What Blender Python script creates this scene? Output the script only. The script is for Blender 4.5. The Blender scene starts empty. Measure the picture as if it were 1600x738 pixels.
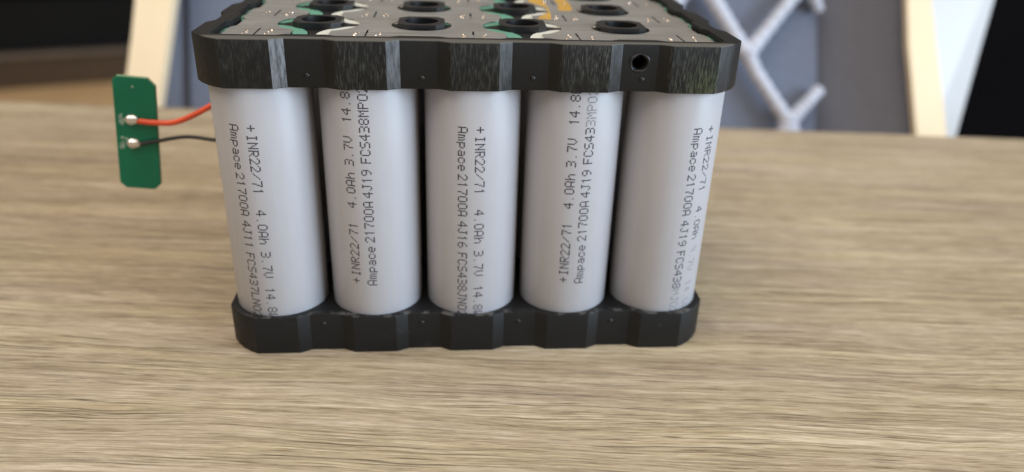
import bpy, bmesh, math, random
from mathutils import Vector, Matrix
random.seed(7)
MM = 0.001
SC = bpy.context.scene
COL = SC.collection
R_ = math.radians

# ---------------------------------------------------------------- camera
RIGHT = Vector((0.99663695, -0.07540953, 0.03206535))
DOWN = Vector((-0.00398303, -0.43542712, -0.90021517))
FWD = Vector((0.08184692, 0.89705999, -0.43426312))
cam = bpy.data.cameras.new('camera')
cam.sensor_width = 36
cam.lens = 36 * 1204.57 / 1600
cam.clip_start = 0.005
cam.clip_end = 50
cam.dof.use_dof = True
cam.dof.focus_distance = 0.158
cam.dof.aperture_fstop = 9.2
cam.dof.aperture_blades = 0
camo = bpy.data.objects.new('camera', cam)
COL.objects.link(camo)
M = Matrix((RIGHT, -DOWN, -FWD)).transposed().to_4x4()
M.translation = Vector((-5.46, -166.283, 105.461)) * MM
camo.matrix_world = M
SC.camera = camo

# ---------------------------------------------------------------- light
world = bpy.data.worlds.new('World')
SC.world = world
world.use_nodes = True
bg = world.node_tree.nodes['Background']
bg.inputs[0].default_value = (1.0, 0.875, 0.73, 1)
bg.inputs[1].default_value = 0.34


def area(name, loc, target, sx, sy, power, col):
    l = bpy.data.lights.new(name, 'AREA')
    l.shape = 'RECTANGLE'
    l.size, l.size_y, l.energy, l.color = sx, sy, power, col
    o = bpy.data.objects.new(name, l)
    COL.objects.link(o)
    o.location = loc
    o.rotation_euler = (Vector(target) - Vector(loc)).to_track_quat('-Z', 'Y').to_euler()
    return o


area('window_light', (1.62, -0.82, 0.58), (0, 0.06, 0.03), 1.2, 1.1, 52, (0.66, 0.83, 1.0))
area('overhead_fill', (-0.7, -0.35, 2.4), (-0.4, 0.2, 0), 2.8, 2.8, 76, (1.0, 0.92, 0.82))  # unseen overhead lamp, added to brighten the table and floor
SC.view_settings.view_transform = 'Standard'
SC.view_settings.look = 'None'
SC.view_settings.exposure = 0
SC.view_settings.gamma = 1
SC.view_settings.use_curve_mapping = False
SC.cycles.max_bounces = 8
SC.cycles.use_denoising = True


# ---------------------------------------------------------------- materials
class NT:
    def __init__(s, name, base=(.5, .5, .5), rough=.5, metal=0., spec=.5):
        s.m = bpy.data.materials.new(name)
        s.m.use_nodes = True
        s.t = s.m.node_tree
        s.b = s.t.nodes['Principled BSDF']
        s.b.inputs['Base Color'].default_value = (*base, 1)
        s.b.inputs['Roughness'].default_value = rough
        s.b.inputs['Metallic'].default_value = metal
        s.b.inputs['Specular IOR Level'].default_value = spec

    def n(s, typ, **kw):
        nd = s.t.nodes.new(typ)
        for k, v in kw.items():
            setattr(nd, k, v)
        return nd

    def link(s, a, b):
        s.t.links.new(a, b)

    def coords(s, scale=(1, 1, 1), rot=(0, 0, 0), kind='Object', loc=(0, 0, 0)):
        tc = s.n('ShaderNodeTexCoord')
        mp = s.n('ShaderNodeMapping')
        mp.inputs['Scale'].default_value = scale
        mp.inputs['Rotation'].default_value = rot
        mp.inputs['Location'].default_value = loc
        s.link(tc.outputs[kind], mp.inputs[0])
        return mp.outputs[0]

    def noise(s, vec, scale=1, detail=3, rough=.5, dist=0.):
        nd = s.n('ShaderNodeTexNoise')
        nd.inputs['Scale'].default_value = scale
        nd.inputs['Detail'].default_value = detail
        nd.inputs['Roughness'].default_value = rough
        nd.inputs['Distortion'].default_value = dist
        s.link(vec, nd.inputs['Vector'])
        return nd.outputs[0]

    def ramp(s, fac, stops, interp='LINEAR'):
        nd = s.n('ShaderNodeValToRGB')
        cr = nd.color_ramp
        cr.interpolation = interp
        while len(cr.elements) < len(stops):
            cr.elements.new(.5)
        for e, (p, c) in zip(cr.elements, stops):
            e.position = p
            e.color = (*c, 1) if len(c) == 3 else c
        s.link(fac, nd.inputs[0])
        return nd.outputs[0]

    def maprange(s, fac, a, b, c=0., d=1.):
        nd = s.n('ShaderNodeMapRange')
        for k, v in zip((1, 2, 3, 4), (a, b, c, d)):
            nd.inputs[k].default_value = v
        s.link(fac, nd.inputs[0])
        return nd.outputs[0]

    def math(s, op, a, b=None):
        nd = s.n('ShaderNodeMath', operation=op)
        for k, v in ((0, a), (1, b)):
            if v is None:
                continue
            if isinstance(v, (int, float)):
                nd.inputs[k].default_value = v
            else:
                s.link(v, nd.inputs[k])
        return nd.outputs[0]

    def mix(s, fac, a, b, blend='MIX'):
        nd = s.n('ShaderNodeMix', data_type='RGBA', blend_type=blend)
        for idx, v in ((0, fac), (6, a), (7, b)):
            if isinstance(v, (int, float)):
                nd.inputs[idx].default_value = v
            elif isinstance(v, tuple):
                nd.inputs[idx].default_value = (*v, 1)
            else:
                s.link(v, nd.inputs[idx])
        return nd.outputs[2]

    def bump(s, h, strength=.3, dist=.0002):
        nd = s.n('ShaderNodeBump')
        nd.inputs['Strength'].default_value = strength
        nd.inputs['Distance'].default_value = dist
        s.link(h, nd.inputs['Height'])
        s.link(nd.outputs[0], s.b.inputs['Normal'])

    def color(s, c):
        s.link(c, s.b.inputs['Base Color'])

    def roughness(s, c):
        s.link(c, s.b.inputs['Roughness'])


def mat_table():
    k = NT('oak_laminate', rough=.5, spec=.35)
    g = -0.097
    # object coordinates are metres; work in millimetres along / across the grain
    base = k.coords((1000, 1000, 1000), (0, 0, math.atan(-g)))

    def stretch(sx, sy, loc=(0, 0, 0)):
        mp = k.n('ShaderNodeMapping')
        mp.inputs['Scale'].default_value = (sx, sy, 1)
        mp.inputs['Location'].default_value = loc
        k.link(base, mp.inputs[0])
        return mp.outputs[0]
    warp = k.noise(stretch(.012, .05), 1, 2)
    wv = k.n('ShaderNodeVectorMath', operation='MULTIPLY_ADD')
    k.link(warp, wv.inputs[0])
    wv.inputs[1].default_value = (0, 6, 0)
    k.link(base, wv.inputs[2])

    def st2(sx, sy, loc=(0, 0, 0)):
        mp = k.n('ShaderNodeMapping')
        mp.inputs['Scale'].default_value = (sx, sy, 1)
        mp.inputs['Location'].default_value = loc
        k.link(wv.outputs[0], mp.inputs[0])
        return mp.outputs[0]
    warp2 = k.noise(stretch(.035, .16, (5, 50, 0)), 1, 2)
    wv2 = k.n('ShaderNodeVectorMath', operation='MULTIPLY_ADD')
    k.link(warp2, wv2.inputs[0])
    wv2.inputs[1].default_value = (0, 2.2, 0)
    k.link(wv.outputs[0], wv2.inputs[2])

    def st3(sx, sy, loc=(0, 0, 0)):
        mp = k.n('ShaderNodeMapping')
        mp.inputs['Scale'].default_value = (sx, sy, 1)
        mp.inputs['Location'].default_value = loc
        k.link(wv2.outputs[0], mp.inputs[0])
        return mp.outputs[0]
    broad = k.noise(st2(.005, .11), 1, 3, .6)
    mid = k.noise(st2(.016, .48, (3, 7, 0)), 1, 5, .72)
    fine = k.noise(st3(.030, 1.35, (11, 5, 0)), 1, 4, .74)
    fib = k.noise(st2(.16, 3.0, (1, 19, 0)), 1, 3, .74)
    s = k.math('ADD', k.math('MULTIPLY', broad, .26), k.math('MULTIPLY', mid, .30))
    s = k.math('ADD', s, k.math('MULTIPLY', fine, .42))
    s = k.math('ADD', s, k.math('MULTIPLY', fib, .44))
    c = k.ramp(s, [(.55, (.120, .086, .048)), (.64, (.295, .226, .130)), (.74, (.415, .330, .203)), (.88, (.64, .535, .37))])
    # paler rays lying along the grain
    ray = k.noise(st3(.045, .40, (21, 2, 0)), 1, 3, .6)
    c = k.mix(k.maprange(ray, .57, .70, 0, .42), c, (.56, .46, .305))
    # slow change of tone between pinkish and yellowish brown
    hue = k.noise(st2(.012, .10, (2, 77, 0)), 1, 2)
    c = k.mix(1., c, k.ramp(hue, [(.35, (.985, 1.0, 1.06)), (.65, (.97, .975, 1.14))]), 'MULTIPLY')
    # thin dark open-pore cracks
    crk = k.noise(st3(.009, 1.05, (40, 3, 0)), 1, 2, .6)
    cm = k.maprange(k.math('ABSOLUTE', k.math('SUBTRACT', crk, .42)), .022, .008, 0, 1)
    crk2 = k.noise(st2(.026, 2.4, (70, 13, 0)), 1, 2, .6)
    cm2 = k.maprange(crk2, .385, .33, 0, .9)
    clump = k.maprange(k.noise(st2(.014, .10, (9, 31, 0)), 1, 3), .36, .58, .10, 1)
    # short broken fibres
    dash = k.noise(st2(.075, 2.9, (33, 8, 0)), 1, 2, .55)
    dm = k.math('MULTIPLY', k.maprange(dash, .41, .355, 0, .75), k.maprange(mid, .60, .42, .15, 1))
    cmx = k.math('MULTIPLY', k.math('MAXIMUM', cm, cm2), clump)
    cmx = k.math('MAXIMUM', cmx, dm)
    c = k.mix(k.math('MULTIPLY', cmx, .85), c, (.062, .043, .024))
    k.color(c)
    h = k.math('SUBTRACT', k.math('ADD', k.math('MULTIPLY', fine, .6), k.math('MULTIPLY', mid, .5)), cmx)
    k.bump(h, .35, .00022)
    k.roughness(k.maprange(fine, .3, .7, .42, .6))
    return k.m


def mat_holder(name, scuffed):
    k = NT(name, (.018, .018, .018), .5, spec=.32)
    # moulded and scuffed plastic: vertical scratch marks on the walls
    v = k.coords((3600, 3600, 480))
    n1 = k.noise(v, 1, 3, .65)
    patch = k.noise(k.coords((70, 70, 60), loc=(.4, 0, 0)), 1, 2)
    tc = k.n('ShaderNodeTexCoord')
    sp = k.n('ShaderNodeSeparateXYZ')
    k.link(tc.outputs['Object'], sp.inputs[0])
    x, y, z = sp.outputs
    proud = k.maprange(y, -.0111, -.0113, 0, 1)
    if scuffed:
        right = k.maprange(x, -.055, .05, .35, 1.)
        scr = k.math('MULTIPLY', k.maprange(n1, .48, .72), proud)
        scr = k.math('MULTIPLY', scr, right)
        scr = k.math('MULTIPLY', scr, k.maprange(patch, .3, .6, .35, 1))
        c = k.mix(scr, (.007, .007, .007), (.085, .088, .075))
        # right-facing facets: scratches plus painted window highlight, brightest at the left end
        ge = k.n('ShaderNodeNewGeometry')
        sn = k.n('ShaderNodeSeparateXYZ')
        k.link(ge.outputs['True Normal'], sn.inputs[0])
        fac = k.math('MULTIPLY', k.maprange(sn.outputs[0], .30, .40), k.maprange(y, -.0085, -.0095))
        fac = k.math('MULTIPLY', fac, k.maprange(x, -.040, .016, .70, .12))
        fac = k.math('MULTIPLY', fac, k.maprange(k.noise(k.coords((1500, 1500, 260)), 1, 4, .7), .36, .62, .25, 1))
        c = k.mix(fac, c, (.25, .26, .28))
        rim = k.math('MULTIPLY', k.maprange(z, .07302, .07322), k.maprange(y, -.0083, -.0093))  # edge highlight painted as a paler line along the front rim
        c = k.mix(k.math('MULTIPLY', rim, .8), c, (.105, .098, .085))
        # green patch low on the last lobe
        gx = k.math('MULTIPLY', k.maprange(x, .043, .047), k.maprange(x, .0515, .0485))
        gm = k.math('MULTIPLY', k.math('MULTIPLY', gx, proud), k.maprange(z, .0710, .0640))
        gm = k.math('MULTIPLY', gm, k.maprange(n1, .35, .6))
        c = k.mix(k.math('MULTIPLY', gm, .5), c, (.135, .165, .075))
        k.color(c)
        k.roughness(k.maprange(n1, .3, .7, .44, .66))
        k.bump(n1, .18, .00012)
    else:
        sc = k.noise(k.coords((190, 190, 420), (0, .5, 0)), 1, 4, .7)
        # rubbed-off bright line along the upper edge plus a few dull scrapes
        edge = k.math('MULTIPLY', k.maprange(z, .0095, .0098), k.maprange(y, -.0085, -.0098))
        ed = k.math('MULTIPLY', edge, k.maprange(k.noise(k.coords((420, 420, 420)), 1, 3), .50, .62))
        dull = k.math('MULTIPLY', k.maprange(sc, .63, .78), .22)
        c = k.mix(k.math('MAXIMUM', k.math('MULTIPLY', ed, .42), dull), (.007, .007, .0075), (.16, .15, .145))
        k.color(c)
        k.roughness(k.maprange(sc, .3, .7, .46, .62))
        k.bump(sc, .08, .0001)
    return k.m


def mat_sleeve():
    k = NT('cell_sleeve', (.62, .60, .615), .36, spec=.45)
    n = k.noise(k.coords((600, 600, 120)), 1, 3)
    k.color(k.ramp(n, [(.3, (.415, .408, .432)), (.7, (.43, .423, .447))]))
    big = k.noise(k.coords((90, 90, 40)), 1, 2)
    k.roughness(k.maprange(big, .3, .7, .33, .42))
    k.bump(big, .05, .0003)
    return k.m


def mat_nickel():
    k = NT('nickel_strip', (.52, .50, .47), .33, metal=1.)
    n = k.noise(k.coords((40, 900, 900)), 1, 3)
    k.roughness(k.maprange(n, .3, .7, .40, .54))
    b = k.noise(k.coords((120, 120, 120)), 1, 2)
    k.color(k.ramp(b, [(.3, (.47, .465, .45)), (.7, (.56, .555, .54))]))
    k.bump(b, .12, .0004)
    return k.m


def mat_plain(name, col, rough=.5, metal=0., spec=.5, var=.12, scale=200, bump=0.):
    k = NT(name, col, rough, metal, spec)
    n = k.noise(k.coords((scale, scale, scale)), 1, 3)
    k.color(k.ramp(n, [(.3, tuple(c * (1 - var) for c in col)), (.7, tuple(min(1, c * (1 + var)) for c in col))]))
    if bump:
        k.bump(n, bump, .0003)
    return k.m


def mat_fabric(name, col):
    k = NT(name, col, .85, spec=.2)
    n = k.noise(k.coords((900, 900, 900)), 1, 2)
    k.color(k.ramp(n, [(.3, tuple(c * .85 for c in col)), (.7, tuple(c * 1.15 for c in col))]))
    k.bump(n, .3, .0005)
    return k.m


def mat_boards(name, a, b):
    k = NT(name, a, .4)
    n = k.noise(k.coords((6, .8, 6)), 1, 5, .6)
    k.color(k.ramp(n, [(.3, a), (.7, b)]))
    return k.m


M_TABLE = mat_table()
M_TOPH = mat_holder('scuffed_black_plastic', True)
M_BOTH = mat_holder('black_plastic', False)
M_POST = mat_plain('post_plastic', (.009, .009, .010), .36)
M_SLEEVE = mat_sleeve()
M_NICKEL = mat_nickel()
M_GREEN = mat_plain('green_insulator_paper', (.10, .27, .19), .6)
M_WHITE = mat_plain('white_insulator_ring', (.60, .60, .54), .45)
M_INK = mat_plain('printing_ink', (.060, .058, .072), .55, var=.3, scale=900)
M_INKF = mat_plain('faded_printing_ink', (.24, .235, .255), .55, var=.2, scale=900)
M_WELD = mat_plain('weld_metal', (.86, .68, .55), .25, 1., var=.2)
M_SLIT = mat_plain('slot_shadow_plastic', (.02, .02, .02), .5)
M_TAPE = mat_plain('amber_tape', (.62, .36, .06), .22)
M_PCB = mat_plain('green_solder_mask', (.0, .170, .090), .33, spec=.4, var=.12, scale=60)
M_PCBE = mat_plain('board_edge', (.20, .30, .16), .6)
M_SOLDER = mat_plain('solder', (.74, .71, .67), .24, 1., var=.1, bump=.2, scale=900)
M_FLUX = mat_plain('flux_residue', (.25, .38, .31), .5, var=.5, scale=1200)
M_REDW = mat_plain('red_insulation', (.74, .085, .025), .4)
M_BLKW = mat_plain('black_insulation', (.014, .014, .013), .45)


# ---------------------------------------------------------------- helpers
def link(name, mesh, mat=None, parent=None, smooth=False, loc=None):
    o = bpy.data.objects.new(name, mesh)
    COL.objects.link(o)
    if mat is not None and not mesh.materials:
        mesh.materials.append(mat)
    if parent is not None:
        o.parent = parent
    if loc is not None:
        o.location = loc
    if smooth:
        for p in mesh.polygons:
            p.use_smooth = True
    return o


def tag(o, label=None, cat=None, group=None, kind=None):
    for k, v in (('label', label), ('category', cat), ('group', group), ('kind', kind)):
        if v:
            o[k] = v
    return o


def empty(name, loc=(0, 0, 0), label=None, cat=None, group=None):
    o = bpy.data.objects.new(name, None)
    COL.objects.link(o)
    o.location = loc
    o.empty_display_size = .01
    return tag(o, label, cat, group)


def to_mesh(bm, name):
    me = bpy.data.meshes.new(name)
    bmesh.ops.recalc_face_normals(bm, faces=bm.faces)
    bm.to_mesh(me)
    bm.free()
    return me


def prism_into(bm, pts, z0, z1):
    lo = [bm.verts.new((x * MM, y * MM, z0 * MM)) for x, y in pts]
    hi = [bm.verts.new((x * MM, y * MM, z1 * MM)) for x, y in pts]
    n = len(pts)
    bm.faces.new(lo[::-1])
    bm.faces.new(hi)
    for i in range(n):
        j = (i + 1) % n
        bm.faces.new((lo[i], lo[j], hi[j], hi[i]))


def circle(cx, cy, r, n=48):
    return [(cx + r * math.cos(2 * math.pi * i / n), cy + r * math.sin(2 * math.pi * i / n)) for i in range(n)]


def box_into(bm, x0, x1, y0, y1, z0, z1):
    prism_into(bm, [(x0, y0), (x1, y0), (x1, y1), (x0, y1)], z0, z1)


def bevel_edges(bm, width, segs=2, ang=25):
    es = [e for e in bm.edges if len(e.link_faces) == 2 and e.calc_face_angle(0) > R_(ang)]
    bmesh.ops.bevel(bm, geom=es, offset=width * MM, segments=segs, profile=.5, affect='EDGES', clamp_overlap=True)


def round_uprights(bm, width, segs):
    es = [e for e in bm.edges if abs(e.verts[0].co.z - e.verts[1].co.z) > 5 * MM and e.calc_face_angle(0) > R_(14)]
    bmesh.ops.bevel(bm, geom=es, offset=width * MM, segments=segs, profile=.5, affect='EDGES', clamp_overlap=True)


def boolean(mesh, cutters):
    """mesh minus every cutter mesh, evaluated once and returned as a plain mesh"""
    o = bpy.data.objects.new('work', mesh)
    COL.objects.link(o)
    tmp = []
    for c in cutters:
        co = bpy.data.objects.new('work_cutter', c)
        COL.objects.link(co)
        md = o.modifiers.new('b', 'BOOLEAN')
        md.operation = 'DIFFERENCE'
        md.solver = 'EXACT'
        md.object = co
        tmp.append(co)
    dg = bpy.context.evaluated_depsgraph_get()
    dg.update()
    out = bpy.data.meshes.new_from_object(o.evaluated_get(dg))
    for co in tmp:
        bpy.data.objects.remove(co)
    bpy.data.objects.remove(o)
    return out


def tube_mesh(name, pts, rad, seg=12, cap=True, radii=None):
    """smooth tube through points (metres)"""
    P = []
    pts = [Vector(p) for p in pts]
    ext = [pts[0] * 2 - pts[1]] + pts + [pts[-1] * 2 - pts[-2]]
    rr = []
    sub = 8
    for i in range(1, len(ext) - 2):
        a, b, c, d = ext[i - 1:i + 3]
        for s in range(sub):
            t = s / sub
            P.append(.5 * ((2 * b) + (c - a) * t + (2 * a - 5 * b + 4 * c - d) * t * t + (3 * b - a - 3 * c + d) * t ** 3))
            if radii:
                rr.append(radii[i - 1] * (1 - t) + radii[i] * t)
    P.append(pts[-1])
    if radii:
        rr.append(radii[-1])
    else:
        rr = [rad] * len(P)
    bm = bmesh.new()
    rings = []
    up = Vector((0, 0, 1))
    for i, p in enumerate(P):
        t = (P[min(i + 1, len(P) - 1)] - P[max(i - 1, 0)]).normalized()
        u = t.cross(up)
        if u.length < 1e-6:
            u = t.cross(Vector((0, 1, 0)))
        u.normalize()
        v = u.cross(t)
        rings.append([bm.verts.new(p + (u * math.cos(2 * math.pi * k / seg) + v * math.sin(2 * math.pi * k / seg)) * rr[i]) for k in range(seg)])
    for a, b in zip(rings, rings[1:]):
        for k in range(seg):
            bm.faces.new((a[k], a[(k + 1) % seg], b[(k + 1) % seg], b[k]))
    if cap:
        bm.faces.new(rings[0][::-1])
        bm.faces.new(rings[-1])
    me = to_mesh(bm, name)
    for p in me.polygons:
        p.use_smooth = True
    return me


def dome_into(bm, c, rx, ry, rz, seg=10, rings=5, jitter=0.):
    """little ellipsoid, metres in / mm radii"""
    res = bmesh.ops.create_uvsphere(bm, u_segments=seg, v_segments=rings * 2, radius=1)
    for v in res['verts']:
        k = 1 + random.uniform(-jitter, jitter)
        v.co = Vector((c[0] + v.co.x * rx * k, c[1] + v.co.y * ry * k, c[2] + v.co.z * rz * k)) * MM


# ---------------------------------------------------------------- room
def plane_box(name, x0, x1, y0, y1, z0, z1, mat, bev=0., parent=None):
    bm = bmesh.new()
    box_into(bm, x0, x1, y0, y1, z0, z1)
    if bev:
        bevel_edges(bm, bev, 2)
    return link(name, to_mesh(bm, name), mat, parent)


fl = plane_box('floor', -5000, 5000, -3000, 6000, -760, -740, mat_boards('floor_boards', (.70, .46, .24), (.80, .56, .31)))
tag(fl, kind='structure')
wl = plane_box('wall', -5000, 5000, 5200, 5300, -738, 2200, mat_plain('wall_paint', (.32, .33, .36), .8))
tag(wl, kind='structure')

# table: back edge runs at a slight angle to the pack
g = -0.097


def back(x):
    return 175.2 + g * x


bm = bmesh.new()
prism_into(bm, [(-640, -560), (760, -560), (760, back(760)), (-640, back(-640))], -25, 0)
bevel_edges(bm, 1.2, 3)
tb = link('table', to_mesh(bm, 'table'), M_TABLE)
tag(tb, 'brown oak grain table top under the battery pack', 'table')

# ---------------------------------------------------------------- battery pack
PITCH = 22.66
W = 11.47          # lobe face distance from cell centre
A = 4.92           # half width of a lobe face
RD = 1.41          # recess depth
AR = 7.55          # half pitch side of the recess start
NX, NY = 5, 4
CX = [(i - 2) * PITCH for i in range(NX)]
CY = [j * PITCH for j in range(NY)]


def outline(off=0., soft=0.):
    """outer profile of a holder, offset inwards by off; soft lowers the wave amplitude"""
    w = W - off
    rd = RD * (1 - soft)
    a = A + off * .12
    ar = AR + .0 - off * .05
    x0, x1 = CX[0] - w, CX[-1] + w
    y0, y1 = CY[0] - w, CY[-1] + w
    P = []

    def side(centres, f):
        n = len(centres)
        for i, c in enumerate(centres):
            if i:
                P.append(f(c - ar, rd))
                P.append(f(c - a, 0))
            if i < n - 1:
                P.append(f(c + a, 0))
                P.append(f(c + ar, rd))

    def corner(p, q, bulge):
        # cut corner with a slightly bowed face
        p, q = Vector(p), Vector(q)
        m = (p + q) / 2
        d = (q - p)
        nrm = Vector((d.y, -d.x)).normalized()
        for t in (0, .25, .5, .75, 1):
            b = 4 * t * (1 - t) * bulge
            v = p + d * t + nrm * b
            P.append((v.x, v.y))
    bl = .75
    side(CX, lambda c, r: (c, y0 + r))
    corner((CX[-1] + a, y0), (x1, CY[0] - a), bl)
    side(CY, lambda c, r: (x1 - r, c))
    corner((x1, CY[-1] + a), (CX[-1] + a, y1), bl)
    side(CX[::-1], lambda c, r: (c, y1 - r)) if False else None
    # back side, walked from right to left
    for i, c in enumerate(CX[::-1]):
        if i:
            P.append((c + ar, y1 - rd))
            P.append((c + a, y1))
        if i < NX - 1:
            P.append((c - a, y1))
            P.append((c - ar, y1 - rd))
    corner((CX[0] - a, y1), (x0, CY[-1] + a), bl)
    for i, c in enumerate(CY[::-1]):
        if i:
            P.append((x0 + rd, c + ar))
            P.append((x0, c + a))
        if i < NY - 1:
            P.append((x0, c - a))
            P.append((x0 + rd, c - ar))
    corner((x0, CY[0] - a), (CX[0] - a, y0), bl)
    return P


ZB = 9.9
ZT0, ZT1 = 63.3, 73.35
ZF = 71.75          # floor of the pocket in the top holder
ZP0, ZP1 = 72.05, 72.25   # nickel plates
POSTS = [((CX[i] + CX[i + 1]) / 2, (CY[j] + CY[j + 1]) / 2, i) for j in range(NY - 1) for i in range(NX - 1)]

pack = empty('battery_pack', (0, 0, 0), 'pack of grey cylindrical cells between black scalloped plastic holders', 'battery pack')

# bottom holder
bm = bmesh.new()
prism_into(bm, outline(), 0, ZB)
round_uprights(bm, 1.2, 4)
bevel_edges(bm, .30, 2, 40)
base = to_mesh(bm, 'bottom_holder')
bm = bmesh.new()
for x in CX:
    for y in CY:
        prism_into(bm, circle(x, y, 10.78, 72), 1.2, 30)
cut = to_mesh(bm, 'cut')
both = link('bottom_holder', boolean(base, [cut]), M_BOTH, pack, True)
both.data.set_sharp_from_angle(angle=R_(24))

# top holder
bm = bmesh.new()
prism_into(bm, outline(), ZT0, ZT1)
round_uprights(bm, .38, 2)
bevel_edges(bm, .36, 2, 40)
base = to_mesh(bm, 'top_holder')
bm = bmesh.new()
for x in CX:
    for y in CY:
        prism_into(bm, circle(x, y, 10.78, 72), 50, ZF + .04)
for x, y, i in POSTS:
    prism_into(bm, circle(x, y, 3.75, 32), 50, ZF + 5)
cut1 = to_mesh(bm, 'cut')
bm = bmesh.new()
prism_into(bm, outline(4.0, .25), ZF, 90)
cut2 = to_mesh(bm, 'cut')
# melted screw hole through the recess between the last two lobes
HX, HZ = 33.95, 69.35
bm = bmesh.new()
prev = None
HP = [(-13.0, 2.6), (-10.05, 1.75), (-9.3, 1.4), (-3.5, 1.4)]
for yy, rr in HP:
    cur = [bm.verts.new(((HX + rr * math.cos(2 * math.pi * k / 32)) * MM, yy * MM, (HZ + rr * math.sin(2 * math.pi * k / 32)) * MM)) for k in range(32)]
    if prev:
        for k in range(32):
            bm.faces.new((prev[k], cur[k], cur[(k + 1) % 32], prev[(k + 1) % 32]))
    else:
        bm.faces.new(cur)
    prev = cur
bm.faces.new(prev[::-1])
cut3 = to_mesh(bm, 'cut')
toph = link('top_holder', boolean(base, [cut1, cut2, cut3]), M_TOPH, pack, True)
toph.data.set_sharp_from_angle(angle=R_(24))

# small moulding nubs in the recesses
nub_me = None
for holder, mat, pts in ((toph, M_POST, [(-33.7, 65.9), (-10.7, 65.7), (12.0, 65.9), (34.8, 65.95)]),
                         (both, M_POST, [(-34.6, 7.25), (-11.75, 7.25), (11.05, 7.25), (33.4, 7.1)])):
    if nub_me is None:
        bm = bmesh.new()
        dome_into(bm, (0, 0, 0), .55, .32, .50)
        nub_me = to_mesh(bm, 'moulding_nub')
    for x, z in pts:
        link('moulding_nub', nub_me, mat, holder, True, (x * MM, -10.07 * MM, z * MM))
# raised lip of the melted hole
bm = bmesh.new()
N1, N2 = 36, 8
rg = []
for a in range(N1):
    t = 2 * math.pi * a / N1
    rr = 1.85 + .08 * math.sin(t * 2 + 1) + .06 * math.sin(5 * t)
    mr = .26 + .10 * math.sin(t * 3)
    rg.append([bm.verts.new(((HX + (rr + mr * math.cos(s)) * math.cos(t)) * MM, (-10.0 + mr * .8 * math.sin(s)) * MM,
                             (HZ + (rr + mr * math.cos(s)) * math.sin(t)) * MM)) for s in [2 * math.pi * b / N2 for b in range(N2)]])
for a in range(N1):
    for b in range(N2):
        bm.faces.new((rg[a][b], rg[(a + 1) % N1][b], rg[(a + 1) % N1][(b + 1) % N2], rg[a][(b + 1) % N2]))
link('hole_lip', to_mesh(bm, 'hole_lip'), M_POST, toph, True)

# spacer posts between every four cells
bm = bmesh.new()
h, c = 5.15, 1.9
prism_into(bm, [(-h + c, -h), (h - c, -h), (h, -h + c), (h, h - c), (h - c, h), (-h + c, h), (-h, h - c), (-h, -h + c)], ZF - .05, 73.2)
bevel_edges(bm, .22, 2)
base = to_mesh(bm, 'spacer_post')
bm = bmesh.new()
prism_into(bm, circle(0, 0, 3.75, 40), 60, 90)
post_me = boolean(base, [to_mesh(bm, 'cut')])
for x, y, i in POSTS:
    link('spacer_post', post_me, M_POST, toph, False, (x * MM, y * MM, 0))

# cells -------------------------------------------------------------
bm = bmesh.new()
RC = 10.65
prof = [(RC - 1.0, 1.25), (RC - .35, 1.4), (RC, 2.0), (RC, 71.1), (RC - .3, 71.7), (RC - .9, 71.9), (7.6, 71.9), (7.6, 71.4), (0.01, 71.4)]
SEG = 96
rings = [[bm.verts.new((r * math.cos(2 * math.pi * k / SEG) * MM, r * math.sin(2 * math.pi * k / SEG) * MM, z * MM)) for k in range(SEG)] for r, z in prof]
for a, b in zip(rings, rings[1:]):
    for k in range(SEG):
        bm.faces.new((a[k], a[(k + 1) % SEG], b[(k + 1) % SEG], b[k]))
bm.faces.new(rings[0][::-1])
cell_me = to_mesh(bm, 'battery_cell')
bm = bmesh.new()
ro, ri = circle(0, 0, 10.45, 64), circle(0, 0, 7.4, 64)
vo = [bm.verts.new((x * MM, y * MM, 71.97 * MM)) for x, y in ro]
vi = [bm.verts.new((x * MM, y * MM, 71.97 * MM)) for x, y in ri]
vo2 = [bm.verts.new((x * MM, y * MM, 71.86 * MM)) for x, y in ro]
for k in range(64):
    j = (k + 1) % 64
    bm.faces.new((vo[k], vo[j], vi[j], vi[k]))
    bm.faces.new((vo2[k], vo2[j], vo[j], vo[k]))
ring_me = to_mesh(bm, 'insulator_ring')
ring_w = ring_me.copy()
ring_me.materials.append(M_GREEN)
ring_w.materials.append(M_WHITE)
cells = {}
for j, y in enumerate(CY):
    for i, x in enumerate(CX):
        c = link('battery_cell', cell_me, M_SLEEVE, pack, True, (x * MM, y * MM, 0))
        link('insulator_ring', ring_me if i % 2 == 0 else ring_w, None, c)
        if j == 0:
            cells[i] = c

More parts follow.
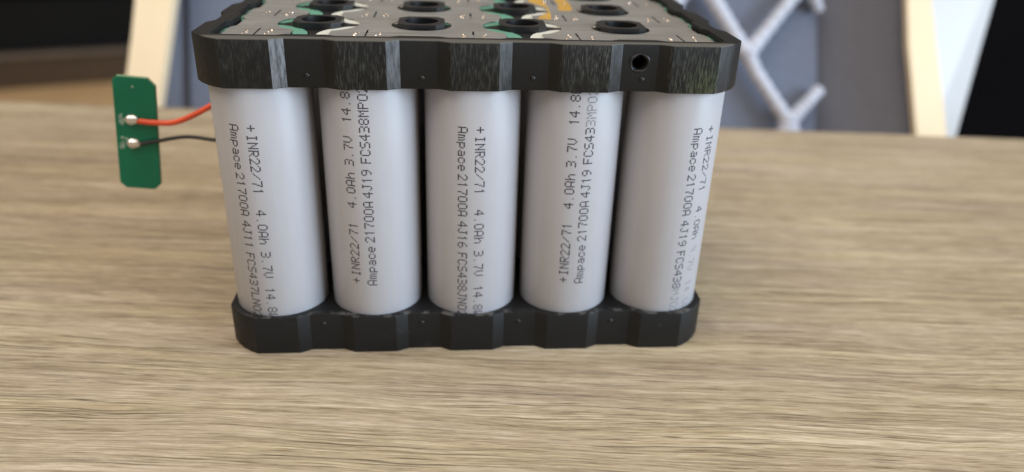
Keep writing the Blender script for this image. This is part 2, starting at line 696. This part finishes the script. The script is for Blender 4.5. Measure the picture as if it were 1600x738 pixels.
# dot-matrix printing on the five front cells -----------------------
F = {
    '+': '00000 00100 00100 11111 00100 00100 00000', 'I': '01110 00100 00100 00100 00100 00100 01110',
    'N': '10001 11001 10101 10101 10011 10001 10001', 'R': '11110 10001 10001 11110 10100 10010 10001',
    '2': '01110 10001 00001 00010 00100 01000 11111', '/': '00000 00001 00010 00100 01000 10000 00000',
    '7': '11111 00001 00010 00010 00100 00100 00100', '1': '00100 01100 00100 00100 00100 00100 00100',
    '4': '00010 00110 01010 10010 11111 00010 00010', '.': '00000 00000 00000 00000 00000 00000 00100',
    '0': '01110 10001 10001 10001 10001 10001 01110', 'A': '01110 10001 10001 10001 11111 10001 10001',
    'h': '10000 10000 10110 11001 10001 10001 10001', '3': '11110 00001 00001 01110 00001 00001 11110',
    'V': '10001 10001 10001 10001 10001 01010 00100', '8': '01110 10001 10001 01110 10001 10001 01110',
    'W': '10001 10001 10001 10101 10101 11011 10001', 'm': '00000 00000 11010 10101 10101 10101 10101',
    'p': '00000 00000 11110 10001 10001 11110 10000 10000', 'a': '00000 00000 01110 00001 01111 10001 01111',
    'c': '00000 00000 01110 10001 10000 10001 01110', 'e': '00000 00000 01110 10001 11111 10000 01110',
    'J': '00111 00010 00010 00010 00010 10010 01100', 'F': '11111 10000 10000 11110 10000 10000 10000',
    'C': '01110 10001 10000 10000 10000 10001 01110', 'S': '01111 10000 10000 01110 00001 00001 11110',
    'L': '10000 10000 10000 10000 10000 10000 11111', 'M': '10001 11011 10101 10101 10001 10001 10001',
    'U': '10001 10001 10001 10001 10001 10001 01110', '6': '00110 01000 10000 11110 10001 10001 01110',
    '9': '01110 10001 10001 01111 00001 00010 01100', 'P': '11110 10001 10001 11110 10000 10000 10000',
}
STEP = 1.70 / 6
TH = 2.2 / 7 / RC        # radians per dot row


def printing(cell, lines, up, faded=None):
    """lines: (angle deg of the line centre, [(token, start z)]) wrapped on the sleeve; up = text runs upwards"""
    parts = {False: bmesh.new(), True: bmesh.new()}
    for ang, toks in lines:
        for tok, z0 in toks:
            for ci, ch in enumerate(tok):
                rows = F[ch].split()
                fd = bool(faded and faded(tok, ci))
                bm = parts[fd]
                for r, row in enumerate(rows):
                    col = 0
                    while col < 5:
                        if row[col] == '0':
                            col += 1
                            continue
                        run = 1
                        while col + run < 5 and row[col + run] == '1':
                            run += 1
                        if fd and random.random() < .10:
                            col += run
                            continue
                        s0 = (ci * 6 + col) * STEP + random.uniform(-.02, .02)
                        s1 = s0 + (run - 1) * STEP + .27
                        d = (3 - r) * TH + random.uniform(-.0012, .0012)
                        a0 = R_(ang) + (-d if up else d)
                        za, zb = (z0 + s0, z0 + s1) if up else (z0 - s0, z0 - s1)
                        ha = .15 / RC
                        vs = []
                        for aa, zz in ((a0 - ha, za), (a0 + ha, za), (a0 + ha, zb), (a0 - ha, zb)):
                            vs.append(bm.verts.new((math.sin(aa) * (RC + .02) * MM, -math.cos(aa) * (RC + .02) * MM, zz * MM)))
                        n = (vs[1].co - vs[0].co).cross(vs[2].co - vs[0].co)
                        if n.dot(Vector((math.sin(a0), -math.cos(a0), 0))) < 0:
                            vs.reverse()
                        bm.faces.new(vs)
                        col += run
    for fd, bm in parts.items():
        if bm.verts:
            me = bpy.data.meshes.new('printed_text')
            bm.to_mesh(me)
            link('printed_text', me, M_INKF if fd else M_INK, cell)
        bm.free()


def down(a, b, t3, t4):
    return [(a, [('+', 55.6), ('INR22/71', 53.5), ('4.0Ah', 36.5), ('3.7V', 26.4), ('14.8Wh', 17.3)]),
            (b, [('Ampace', 55.5), ('21700A', 44.8), (t3, 33.6), (t4, 25.8)])]


def upw(a, b, t3, t4):
    return [(a, [('+', 18.0), ('INR22/71', 19.9), ('4.0Ah', 36.8), ('3.7V', 46.6), ('14.8Wh', 56.1)]),
            (b, [('Ampace', 17.7), ('21700A', 28.6), (t3, 39.4), (t4, 47.3)])]


printing(cells[0], down(-3, -23, '4J11', 'FCS437LN02'), False)
printing(cells[1], upw(-21, -1.2, '4J19', 'FCS438MP02'), True)
printing(cells[2], down(7, -13, '4J16', 'FCS438JN02'), False)
printing(cells[3], upw(-8.6, 11, '4J19', 'FCS433MP02'), True, lambda t, i: t.startswith('FCS') and i > 4)
printing(cells[4], down(36.5, 16.5, '4J19', 'FCS438MJ02'), False, lambda t, i: t in ('3.7V', '14.8Wh') or (t.startswith('FCS') and i > 5))

# nickel plates -----------------------------------------------------
inner = outline(4.9, .25)


def clip(poly, x, keep_less):
    out = []
    n = len(poly)
    for i in range(n):
        p, q_ = poly[i], poly[(i + 1) % n]
        ip = (p[0] <= x) == keep_less
        iq = (q_[0] <= x) == keep_less
        if ip:
            out.append(p)
        if ip != iq:
            t = (x - p[0]) / (q_[0] - p[0])
            out.append((x, p[1] + t * (q_[1] - p[1])))
    return out


gapL, gapR = (CX[0] + CX[1]) / 2, (CX[2] + CX[3]) / 2
HG = 4.3
spans = [(-99, gapL - HG), (gapL + HG - .6, gapR - HG), (gapR + HG - .6, 99)]
for (xa, xb) in spans:
    poly = clip(clip(inner, xb, True), xa, False)
    bm = bmesh.new()
    prism_into(bm, poly, ZP0, ZP1)
    base = to_mesh(bm, 'nickel_plate')
    bm = bmesh.new()
    for x, y, i in POSTS:
        if xa - 12 < x < xb + 12:
            prism_into(bm, circle(x, y, 8.9 if i in (0, 2) else 6.7, 48), 70, 75)
    for x in CX:
        for y in CY:
            if xa < x < xb:
                box_into(bm, x - .22, x + .22, y - 3.2, y + 5.2, 70, 75)
    # rounded cut at the two outer corners of the front
    for sx, cx in ((-1, CX[0]), (1, CX[-1])):
        if xa < cx < xb:
            px, py = cx + sx * 9.2, CY[0] - 9.2
            box = [(px - 4.2, py), (px, py - 4.2), (px + 4.2, py), (px, py + 4.2)]
            prism_into(bm, [(a * 1.0, b) for a, b in box], 70, 75)
    plate = link('nickel_plate', boolean(base, [to_mesh(bm, 'cut')]), M_NICKEL, pack)
    bm = bmesh.new()
    for x in CX:
        for j, y in enumerate(CY):
            if not xa < x < xb:
                continue
            for sx in (-1, 1):
                for k in range(3):
                    for rep in range(1):
                        px = x + sx * (2.5 + random.uniform(-.5, .5)) + k * .25
                        py = y - 1.4 + k * 1.6 + random.uniform(-.7, .7)
                        dome_into(bm, (px, py, ZP1 + .02), random.uniform(.18, .36), random.uniform(.2, .42), random.uniform(.12, .26), 7, 3, .2)
    sp = link('weld_pattern', to_mesh(bm, 'weld_pattern'), M_WELD, plate)
    tag(sp, kind='stuff')

# strips of amber tape on the last plate
bm = bmesh.new()
prism_into(bm, [(15.9, 22.0), (19.2, 20.4), (20.1, 26), (19.3, 38), (20.6, 56), (15.9, 57), (16.3, 46), (19.2, 43), (19.9, 36), (19.6, 31)][0:1] +
           [(19.4, 20.4), (20.2, 28), (19.8, 42), (21.0, 58), (17.4, 58), (19.6, 44), (20.0, 36), (19.3, 27.5)][0:0] +
           [(19.2, 21.0), (19.9, 27), (20.4, 40), (20.6, 58), (16.4, 58), (16.2, 47), (19.9, 38), (19.4, 29.5), (17.6, 26.6)], ZP1 + .01, ZP1 + .06)
link('amber_tape', to_mesh(bm, 'amber_tape'), M_TAPE, pack)
bm = bmesh.new()
prism_into(bm, [(22.6, 34.2), (25.6, 33.4), (26.6, 36.6), (27.0, 47), (26.4, 58), (23.4, 58), (23.8, 44)], ZP1 + .01, ZP1 + .06)
link('amber_tape', to_mesh(bm, 'amber_tape'), M_TAPE, pack)

# ---------------------------------------------------------------- circuit board on its wires
BX, BY, BZ = -85.9, 33.0, 39.3
pcb = empty('circuit_board', (BX * MM, BY * MM, BZ * MM), 'small green circuit board hanging on a red and a black wire', 'circuit board')
pcb.rotation_euler = (0, R_(6.0), R_(4))
bm = bmesh.new()
hw, hh, cc = 5.05, 15.1, 1.5
out = [(-hw + .5, -hh), (hw - cc, -hh), (hw, -hh + cc), (hw, hh - cc - .4), (hw - cc - .4, hh), (-hw + cc * .7, hh), (-hw, hh - cc * .7), (-hw, -hh + cc), (-hw + cc, -hh)][1:]
prism_into(bm, out, 0, 1.4)
bmesh.ops.rotate(bm, verts=bm.verts, cent=(0, 0, 0), matrix=Matrix.Rotation(R_(90), 3, 'X'))
bevel_edges(bm, .12, 1)
me = to_mesh(bm, 'board')
me.materials.append(M_PCB)
me.materials.append(M_PCBE)
for p in me.polygons:
    if abs(p.normal.y) < .5:
        p.material_index = 1
link('board', me, None, pcb)
WIRES = {'red': [(-.2, -1.9, 3.9), (1.5, -2.0, 3.85), (4.5, -2.3, 3.9), (9.5, -3, 4.6), (14.6, -3.2, 7.2), (19.6, -3, 10.6), (25.0, -1, 14.6), (29.5, 2.0, 19.5), (31.0, 3.0, 25.5)],
         'black': [(-.2, -1.8, -2.3), (1.3, -1.9, -2.2), (5.3, -2.2, -1.0), (12.5, -2.6, .9), (19.8, -2.8, .7), (25.0, -1, .8), (28.6, 2.5, 8.0), (30.0, 4.0, 25.5)]}
bm = bmesh.new()
dome_into(bm, (-.3, -1.42, 12.6), .32, .06, .32, 12, 3)
link('via', to_mesh(bm, 'via'), M_FLUX, pcb)
for nm, z in (('red', 4.0), ('black', -2.35)):
    bm = bmesh.new()
    dome_into(bm, (-1.05, -1.7, z), 1.65, 1.2, 1.4, 18, 8, .09)
    for v in bm.verts:
        if v.co.x > -.4 * MM:
            v.co.z = z * MM + (v.co.z - z * MM) * .85
            v.co.x += .6 * MM
    so = link('solder_joint', to_mesh(bm, 'solder_joint'), M_SOLDER, pcb, True)
    bm = bmesh.new()
    for k in range(16):
        dome_into(bm, (-3.2 + random.uniform(-.9, 1.6), -1.42, z + random.uniform(-1.6, 1.2)), random.uniform(.2, .6), .05, random.uniform(.2, .6), 8, 3, .2)
    fx = link('flux_residue', to_mesh(bm, 'flux_residue'), M_FLUX, so)
    tag(fx, kind='stuff')
    r = .72 if nm == 'red' else .5
    w = link('wire', tube_mesh('wire', [Vector(p) * MM for p in WIRES[nm]], r * MM, 14), M_REDW if nm == 'red' else M_BLKW, pcb)
    tag(w, '%s insulated wire' % nm)

# ---------------------------------------------------------------- chair behind the table
M_CREAM = mat_plain('cream_plastic', (.78, .64, .44), .45, scale=20, var=.03)
M_SHELL = mat_plain('white_plastic', (.48, .49, .51), .4, scale=20, var=.03)
M_NETP = mat_plain('lilac_plastic', (.43, .45, .53), .5, scale=40, var=.06)
M_FABB = mat_fabric('blue_grey_fabric', (.135, .155, .21))
M_FABG = mat_fabric('grey_fabric', (.135, .14, .17))
chair = empty('chair', Vector((51.3, 241.77, -31.1)) * MM, 'white and cream framed chair with lilac netting over its grey backrest behind the table', 'chair')
chair.matrix_world = Matrix.Translation(Vector((51.3, 241.77, -31.1)) * MM) @ Matrix((RIGHT, FWD, -DOWN)).transposed().to_4x4()
U = .357   # millimetres per photo pixel at the chair


def cp(px, py, d=0.):
    k = (430 + d) / 430
    ox, oy = (860 - 800) * U, (369 - 215) * U
    return Vector((((px - 800) * U * k) - ox, d, ((369 - py) * U * k) - oy)) * MM


def slab(name, front, d0, d1, mat, bev=1.5, back_pts=None):
    """solid panel from a front outline given at depth d0, thickened back to d1"""
    bm = bmesh.new()
    f = [bm.verts.new(cp(x, y, d) if len(p) == 3 else cp(x, y, d0)) for p in front for x, y, d in [(*p, d0)[:3] if len(p) == 2 else p]]
    b = [bm.verts.new(v.co + Vector((0, (d1 - d0) * MM, 0))) for v in f]
    n = len(f)
    bm.faces.new(f)
    bm.faces.new(b[::-1])
    for i in range(n):
        bm.faces.new((f[i], b[i], b[(i + 1) % n], f[(i + 1) % n]))
    if bev:
        bevel_edges(bm, bev, 3, 35)
    return link(name, to_mesh(bm, name), mat, chair)


# rails (left one round and cream, right one a broad flared wing)
slab('frame_rail', [(207, -140), (211, 0), (205, 60), (196, 130), (188, 260), (236, 260), (250, 150), (262, 60), (270, 0), (288, -140)], 0, 7, M_CREAM, 2.5)
slab('frame_rail', [(1416, -140), (1418, 0), (1420, 70), (1428, 160), (1438, 270), (1484, 270), (1474, 160), (1463, 70), (1456, 0), (1452, -140)], 0, 5, M_CREAM, 1.5)
slab('frame_wing', [(1450, -140, 1), (1455, 0, 1), (1462, 70, 1), (1473, 160, 1), (1483, 270, 1), (1478, 270, 12), (1508, 160, 12), (1533, 70, 12), (1553, 0, 12), (1592, -140, 12)], 1, 22, M_SHELL, 1.5)
# backrest panels
slab('backrest_panel', [(292, -140, 36), (292, 270, 36), (1290, 270, 36), (1290, -140, 36)], 36, 46, M_FABG, 2)
slab('side_panel', [(1272, -140, 35), (1272, 270, 35), (1460, 270, 6), (1446, -140, 6)], 36, 48, M_FABG, 1)
slab('side_panel', [(225, -140, 10), (225, 270, 10), (312, 270, 35), (312, -140, 35)], 36, 48, M_FABG, 1)
slab('backrest_cushion', [(292, -140), (300, 270), (1270, 270), (1276, 120), (1274, -140)], 24, 38, M_FABB, 4)
# net struts
NODES = {'a': (1166, 82), 'b': (1232, 192), 'c': (1264, -22), 'd': (1058, -30)}
for nm, pts, rad in (
        ('net_strut', [(1098, -30, 14), (1118, 6, 14), (1140, 42, 14), (1166, 84, 13)], [6.2, 6.0, 5.6, 5.8]),
        ('net_strut', [(1168, 84, 13), (1196, 50, 14), (1226, 12, 15), (1262, -32, 16)], [6.2, 5.0, 4.8, 5.4]),
        ('net_strut', [(1166, 80, 13), (1180, 112, 14), (1206, 152, 14), (1232, 192, 14)], [6.0, 5.2, 5.0, 5.8]),
        ('net_strut', [(1232, 192, 14), (1250, 172, 15), (1264, 158, 16), (1279, 141, 19)], [5.8, 5.0, 4.6, 4.4]),
        ('net_strut', [(1232, 188, 14), (1224, 215, 14), (1210, 250, 15), (1196, 280, 15)], [6.4, 6.4, 6.0, 5.6]),
        ('net_strut', [(1232, 188, 14), (1240, 215, 14), (1262, 250, 15), (1280, 280, 16)], [6.0, 6.0, 5.4, 5.0]),
        ('net_strut', [(1262, -30, 16), (1270, -8, 17), (1275, 6, 19), (1279, 16, 21)], [5.4, 5.0, 4.4, 3.8]),
        ('net_strut', [(1040, 40, 15), (1052, 16, 14), (1064, -6, 14), (1090, -32, 14)], [5.2, 5.2, 5.4, 6.0])):
    pp, rr_ = [], []
    nseg = len(pts) - 1
    for i in range(nseg):
        for t in (0, .2, .4, .6, .8):
            pp.append(Vector(pts[i]).lerp(Vector(pts[i + 1]), t))
            rr_.append((rad[i] * (1 - t) + rad[i + 1] * t) * (.83 if len(pp) % 2 else .69))
    pp.append(Vector(pts[-1]))
    rr_.append(rad[-1] * .85)
    link(nm, tube_mesh(nm, [cp(*p) for p in pp], 0, 16, True, [r * MM for r in rr_]), M_NETP, chair)

# ---------------------------------------------------------------- dark furniture far behind
M_BLK = mat_plain('black_lacquer', (.003, .003, .0042), .7, spec=.03, scale=5)
M_DGR = mat_plain('dark_grey_front', (.007, .008, .0095), .6, spec=.12, scale=5)
M_BRN = mat_plain('brown_wood', (.065, .040, .021), .5, scale=8)
M_BRL = mat_plain('grey_brown_ledge', (.14, .115, .095), .45, scale=8)
cab = empty('low_cabinet', (-1.60, 2.93, -.74), 'low black cabinet with brown wooden plinth beyond the left end of the table', 'cabinet')
cab.rotation_euler = (0, 0, R_(21))
plane_box('plinth', -700, 420, 0, 380, 2, 118, M_BRN, 4, cab)
plane_box('ledge', -720, 440, -25, 400, 121, 138, M_BRL, 3, cab)
plane_box('drawer_front', -700, -150, 8, 390, 141, 330, M_DGR, 4, cab)
plane_box('drawer_front', -142, 420, 8, 390, 141, 330, M_DGR, 4, cab)
plane_box('carcass', -700, 420, 30, 400, 333, 900, M_BLK, 4, cab)
tall = empty('tall_cabinet', (1.10, 1.10, -.74), 'tall black cabinet behind the right side of the chair', 'cabinet')
tall.rotation_euler = (0, 0, R_(-14))
plane_box('carcass', -180, 900, 12, 420, 2, 1500, M_BLK, 4, tall)
plane_box('door', -176, 356, -10, 9, 60, 1496, M_BLK, 3, tall)
plane_box('door', 364, 896, -10, 9, 60, 1496, M_BLK, 3, tall)
